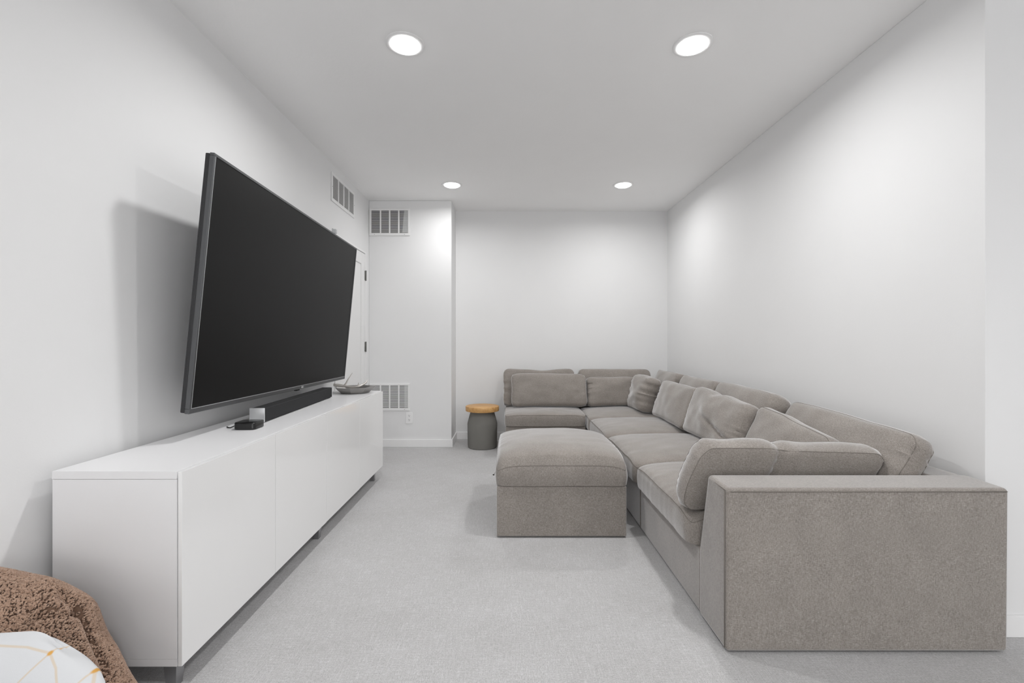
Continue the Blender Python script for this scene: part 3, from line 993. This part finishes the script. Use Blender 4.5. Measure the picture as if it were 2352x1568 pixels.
def crease_b(P, u, v, w):
    line = v + 0.15 + 0.55 * u
    P[:, 2] -= np.where(w > 0, 0.022 * np.exp(-(line / 0.10) ** 2) * np.clip((u + 0.35) / 0.7, 0, 1), 0)
    k = np.clip((u + 1) / 2, 0, 1)
    P[:, 1] -= 0.035 * k ** 1.6 * np.clip((v + 1) / 2, 0, 1)
    P[:, 1] -= 0.012 * np.exp(-((u + 0.15) / 0.18) ** 2) * np.clip(v, 0, 1)
    return P
pillow('scatter_pillow', 'big dented taupe pillow in the middle of the right run', 'pillow', G_FRONT, (1.462, 3.16, 0.620), '-x', 18,
       L=0.80, Wd=0.350, T=0.095, crown_f=0.045, crown_b=0.008, corner=0.05, lumps=0.0189, pucker=0.016, pucker_ends=(0.4, 1), seed=14, post=crease_b)
pillow('scatter_pillow', 'taupe pillow sloping down behind the pillow on the near arm', 'pillow', G_FRONT, (1.495, 2.415, 0.600), '-x', 24,
       L=0.66, Wd=0.335, T=0.090, crown_f=0.030, crown_b=0.008, corner=0.05, lumps=0.0121, pucker=0.008, pucker_ends=(0.2, 1), seed=15, pipe_mat=M_SEAM, post=sag(1, 0.075, 1.2))
def pinch(P, u, v, w):
    x0 = 0.05
    g = np.exp(-((u - x0) / 0.07) ** 2)
    P[:, 1] -= 0.014 * g * np.clip(v, 0, 1)
    P[:, 2] += np.where(w < 0, 0.024 * np.exp(-((u - x0 - 0.10 * (1 - v)) / 0.045) ** 2) - 0.010 * np.exp(-((u - x0 + 0.13) / 0.06) ** 2) * np.clip((v + 0.5) / 1.5, 0, 1), 0)
    P[:, 1] -= 0.030 * np.clip((-u + 0.2) / 1.2, 0, 1) * np.clip((v + 1) / 2, 0, 1)
    # the free end leans in at the top
    P[:, 0] -= 0.065 * np.clip((u - 0.3) / 0.7, 0, 1) * np.clip((v + 0.6) / 1.6, 0, 1) ** 1.3
    return P
pillow('scatter_pillow', 'long taupe pillow propped along the inside of the near arm', 'pillow', G_FRONT, (1.182, 1.992, 0.580), '+y', 13,
       L=0.835, Wd=0.290, T=0.100, crown_f=0.025, crown_b=0.016, corner=0.045, lumps=0.0135, pucker=0.008, pucker_ends=(1, 0.3), seed=16, pipe_mat=M_SEAM, post=pinch)

# ------------------------------------------------------------------ chair, throw and patterned pillow in the near left corner
ch = thing('armchair', 'low grey armchair covered by the brown throw, bottom left', 'armchair', (-1.27, 0.95, 0))
lbox('seat', M_CHAIR, ch, -1.50, -0.97, 0.55, 1.0, 0.06, 0.145, bevel=0.03, seg=3)
lbox('arm', M_CHAIR, ch, -1.495, -1.33, 1.16, 1.275, 0.06, 0.40, bevel=0.04, seg=4)
lbox('rail', M_CHAIR, ch, -1.495, -1.36, 0.99, 1.17, 0.06, 0.11, bevel=0.01, seg=2)
for x in (-1.46, -1.35):
    for y in (0.60, 1.22):
        lbox('leg', M_WOOD, ch, x - 0.018, x + 0.018, y - 0.018, y + 0.018, 0.0, 0.065, bevel=0.004)

prof = [(-1.522, 0.531), (-1.48, 0.529), (-1.43, 0.523), (-1.374, 0.513), (-1.315, 0.500), (-1.27, 0.478), (-1.225, 0.438),
        (-1.195, 0.374), (-1.165, 0.314), (-1.110, 0.220), (-1.070, 0.130), (-1.035, 0.030), (-1.032, 0.012)]
pr = spline([(x, 0, z) for x, z in prof], 10)
acc = [0.0]
for a_, b_ in zip(pr, pr[1:]):
    acc.append(acc[-1] + (b_ - a_).length)
NS, NT = 150, 150
ss = np.linspace(0, acc[-1], NS)
px_ = np.interp(ss, acc, [p.x for p in pr]); pz_ = np.interp(ss, acc, [p.z for p in pr])
Yc, Ry, Rz = 1.215, 0.135, 0.11
def poly_dist(x, z, line):
    best = 9
    for (ax, az), (bx, bz) in zip(line, line[1:]):
        dx, dz = bx - ax, bz - az
        k = max(0, min(1, ((x - ax) * dx + (z - az) * dz) / (dx * dx + dz * dz)))
        best = min(best, math.hypot(x - ax - k * dx, z - az - k * dz))
    return best
def at(px, py, y=1.13):
    return ((px - 1168) * y / F, CAM_H - (py - 782) * y / F)
V1 = [at(*p) for p in ((140, 1372), (165, 1398), (186, 1425), (203, 1462), (222, 1510), (262, 1600), (310, 1700))]
V2 = [at(*p) for p in ((190, 1404), (150, 1420), (100, 1418))]
V3 = [at(*p) for p in ((95, 1408), (72, 1440), (60, 1465))]
verts = []
grid = np.zeros((NS, NT, 3))
for i in range(NS):
    slope_r = min(1.0, max(0.0, (px_[i] + 1.18) / 0.2))
    ztop = pz_[i]
    for j in range(NT):
        tt = j / (NT - 1)                    # 0 back hem .. 1 front hem
        hang_b, hang_f = 0.30, 0.20
        arcl = PI
        total = hang_b + arcl * 0.13 + hang_f
        d = tt * total
        if d < hang_b:
            y, dz = Yc + Ry, -Rz - (hang_b - d)
        elif d < hang_b + arcl * 0.13:
            q = (d - hang_b) / 0.13
            y, dz = Yc + Ry * math.cos(q), -Rz * (1 - math.sin(q))
        else:
            y, dz = Yc - Ry - 0.10 * (d - hang_b - arcl * 0.13), -Rz - (d - hang_b - arcl * 0.13)
        z = ztop + dz
        x = px_[i]
        if z < 0.012:
            y += (-0.35 if tt > 0.5 else 0.10) * (0.012 - z) * (1 if tt > 0.5 else 0.3)
            z = 0.012 + 0.004 * noise.noise(Vector((x * 30, y * 30, 0)))
        grid[i, j] = (x, y, z)
nrm = np.cross(np.gradient(grid, axis=1), np.gradient(grid, axis=0))
nrm /= np.linalg.norm(nrm, axis=2, keepdims=True) + 1e-9
if nrm[40, NT // 2, 2] < 0:
    nrm = -nrm
for i in range(NS):
    for j in range(NT):
        x, y, z = grid[i, j]
        front = 1.0 if y < Yc + 0.06 else 0.0
        xs, zs = x * 1.13 / y, CAM_H - (CAM_H - z) * 1.13 / y      # compare folds in one vertical plane through the front
        d = 0
        if front:
            d1 = poly_dist(xs, zs, V1); d2 = poly_dist(xs, zs, V2); d3 = poly_dist(xs, zs, V3)
            d -= 0.016 * math.exp(-(d1 / 0.016) ** 2) + 0.016 * math.exp(-(d2 / 0.012) ** 2) + 0.018 * math.exp(-(d3 / 0.014) ** 2)
            d += 0.010 * math.exp(-((d1 - 0.04) / 0.025) ** 2)
        d += 0.010 * noise.noise(Vector((x * 9, y * 9, z * 9)))
        grid[i, j] += nrm[i, j] * d
        grid[i, j, 2] = max(grid[i, j, 2], 0.010)
nrm = np.cross(np.gradient(grid, axis=1), np.gradient(grid, axis=0))
nrm /= np.linalg.norm(nrm, axis=2, keepdims=True) + 1e-9
if nrm[40, NT // 2, 2] < 0:
    nrm = -nrm
verts = grid.reshape(-1, 3)
faces = [(i * NT + j, (i + 1) * NT + j, (i + 1) * NT + j + 1, i * NT + j + 1) for i in range(NS - 1) for j in range(NT - 1)]
pa, pb, pc = grid[40, NT // 2], grid[41, NT // 2], grid[41, NT // 2 + 1]
if np.dot(np.cross(pb - pa, pc - pa), nrm[40, NT // 2]) < 0:
    faces = [f[::-1] for f in faces]
me = bpy.data.meshes.new('throw_blanket')
me.from_pydata([tuple(v) for v in verts], [], faces)
M_BACKING = paint('fleece_backing', (0.20, 0.125, 0.088), 1.0, 200, 0.002, spec=0.05)  # darker than the pile: shade between the tufts is put into the colour
throw = link_mesh('throw_blanket', me, M_BACKING, None, 'all')
tag(throw, 'nubby brown fleece throw heaped over the armchair, bottom left', 'throw')
sol = throw.modifiers.new('thick', 'SOLIDIFY'); sol.thickness = 0.008; sol.offset = -1
# curled pile: short bent tufts joined in one part
rng = np.random.default_rng(3)
N = 33000
ii = rng.uniform(0, NS - 1.01, N); jj = rng.uniform(NT * 0.30, NT - 1.01, N)
i0, j0 = ii.astype(int), jj.astype(int)
fi, fj = (ii - i0)[:, None], (jj - j0)[:, None]
base = grid[i0, j0] * (1 - fi) * (1 - fj) + grid[i0 + 1, j0] * fi * (1 - fj) + grid[i0, j0 + 1] * (1 - fi) * fj + grid[i0 + 1, j0 + 1] * fi * fj
nn = nrm[i0, j0]
keep = base[:, 2] > 0.03
base, nn = base[keep], nn[keep]
N = len(base)
rv = rng.normal(size=(N, 3)); t1 = np.cross(nn, rv); t1 /= np.linalg.norm(t1, axis=1, keepdims=True); t2 = np.cross(nn, t1)
ln = rng.uniform(0.0028, 0.0050, (N, 1)); rad = rng.uniform(0.0020, 0.0030, (N, 1))
vs, fs = [], []
rows = 5; sd = 5
ang = np.linspace(0, 2 * PI, sd, endpoint=False)
allv = np.zeros((N, rows * sd, 3))
for r in range(rows):
    s = r / (rows - 1) * 2 - 1
    cpt = base + t1 * ln * s + t2 * ln * 0.7 * (s * s - 0.4) + nn * (0.0068 * (1 - 0.85 * s * s))
    rr = rad * (0.35 if r in (0, rows - 1) else 1.0)
    for k in range(sd):
        allv[:, r * sd + k] = cpt + (t2 * math.cos(ang[k]) + nn * math.sin(ang[k])) * rr
pf = []
for r in range(rows - 1):
    for k in range(sd):
        pf.append((r * sd + k, r * sd + (k + 1) % sd, (r + 1) * sd + (k + 1) % sd, (r + 1) * sd + k))
pf = np.array(pf)
allf = (pf[None] + (np.arange(N) * rows * sd)[:, None, None]).reshape(-1, 4)
me = bpy.data.meshes.new('fleece_pile')
me.vertices.add(N * rows * sd); me.vertices.foreach_set('co', allv.reshape(-1))
nf = len(allf)
me.loops.add(nf * 4); me.loops.foreach_set('vertex_index', allf.reshape(-1).astype(np.int32))
me.polygons.add(nf); me.polygons.foreach_set('loop_start', np.arange(0, nf * 4, 4, dtype=np.int32))
me.update(calc_edges=True)
me.validate()
pile = link_mesh('fleece_pile', me, M_THROW, throw, 'all')
tag(pile, kind='stuff')

# white pillow with printed gold lines
PC, PLEAN, PROLL, PYAW = Vector((-1.218, 0.971, 0.332)), 24, 3, 0
def print_mat(segs, dots):
    m, t, b = new_mat('gold_line_print')
    co = obj_coord(t)
    sep = node(t, 'ShaderNodeSeparateXYZ')
    wob = noise_tex(t, co, (9, 9, 9), 2)
    t.links.new(co, sep.inputs[0])
    X, Y = sep.outputs[0], sep.outputs[1]
    tot = None
    for (ax, ay, bx, by) in segs:
        dx, dy = bx - ax, by - ay
        L2 = dx * dx + dy * dy
        px, py = math_node(t, 'SUBTRACT', X, ax), math_node(t, 'SUBTRACT', Y, ay)
        k = math_node(t, 'MULTIPLY_ADD', px, dx / L2, math_node(t, 'MULTIPLY', py, dy / L2), clamp=True)
        qx = math_node(t, 'MULTIPLY_ADD', k, -dx, px); qy = math_node(t, 'MULTIPLY_ADD', k, -dy, py)
        d = math_node(t, 'SQRT', math_node(t, 'MULTIPLY_ADD', qx, qx, math_node(t, 'MULTIPLY', qy, qy)))
        tot = d if tot is None else math_node(t, 'MINIMUM', tot, d)
    line = math_node(t, 'SUBTRACT', 1.0, math_node(t, 'MULTIPLY', math_node(t, 'SUBTRACT', tot, 0.0012), 1 / 0.0016, clamp=True))
    c = mixc(t, math_node(t, 'MULTIPLY', line, 0.5), (0.62, 0.63, 0.645), (0.62, 0.46, 0.27))
    dt = None
    for (ax, ay) in dots:
        px, py = math_node(t, 'SUBTRACT', X, ax), math_node(t, 'SUBTRACT', Y, ay)
        d = math_node(t, 'SQRT', math_node(t, 'MULTIPLY_ADD', px, px, math_node(t, 'MULTIPLY', py, py)))
        dt = d if dt is None else math_node(t, 'MINIMUM', dt, d)
    dm = math_node(t, 'SUBTRACT', 1.0, math_node(t, 'MULTIPLY', math_node(t, 'SUBTRACT', dt, 0.003), 1 / 0.003, clamp=True))
    c = mixc(t, dm, c, (0.62, 0.34, 0.09))
    t.links.new(c, b.inputs['Base Color'])
    b.inputs['Roughness'].default_value = 0.85
    b.inputs['Specular IOR Level'].default_value = 0.15
    bump(t, b, noise_tex(t, co, (800, 800, 800), 2), 0.3, 0.0005)
    return m
n1, n2, n3 = (0.236, 0.131), (0.33, 0.09), (0.186, 0.055)   # the printed star points
segs = [(*n1, 0.262, 0.170), (*n1, 0.182, 0.145), (0.182, 0.145, 0.093, 0.154), (0.093, 0.154, -0.04, 0.150), (*n1, *n3), (*n1, 0.265, 0.103), (0.265, 0.103, 0.288, 0.064),
        (0.288, 0.064, 0.292, 0.0), (*n2, 0.315, 0.069), (0.315, 0.069, 0.292, 0.0), (*n2, 0.343, 0.061), (0.343, 0.061, 0.345, 0.0), (*n3, 0.145, 0.093), (0.145, 0.093, 0.112, 0.104),
        (0.112, 0.104, 0.02, 0.112), (*n3, 0.292, 0.0), (*n3, 0.09, -0.07), (*n3, 0.21, -0.08), (-0.04, 0.150, -0.1, 0.06), (-0.1, 0.06, 0.02, 0.112), (-0.1, 0.06, 0.09, -0.07)]
segs = [(a - 0.027, b, c - 0.027, d) for a, b, c, d in segs]
def sagged(P, u, v, w):
    P[:, 0] += 0.115 * (1 - np.exp(-((1 - v) / 2) / 0.2)) * np.clip((u + 1) / 2, 0, 1)
    return P
wp = pillow('patterned_pillow', 'white pillow printed with thin gold geometric lines, bottom left', 'pillow', None, PC, '-y', PLEAN, PROLL, PYAW,
       mat=print_mat(segs, [(x - 0.027, y) for x, y in (n1, n2, n3, (-0.1, 0.06))]), pipe=False, L=0.46, Wd=0.34, T=0.014, crown_f=0.055, crown_b=0.035, corner=0.11, belly=0.004, lumps=0.008,
       pucker=0.003, seed=77, cell=0.009, pw=0.5, post=sagged)
bpy.context.view_layer.update()
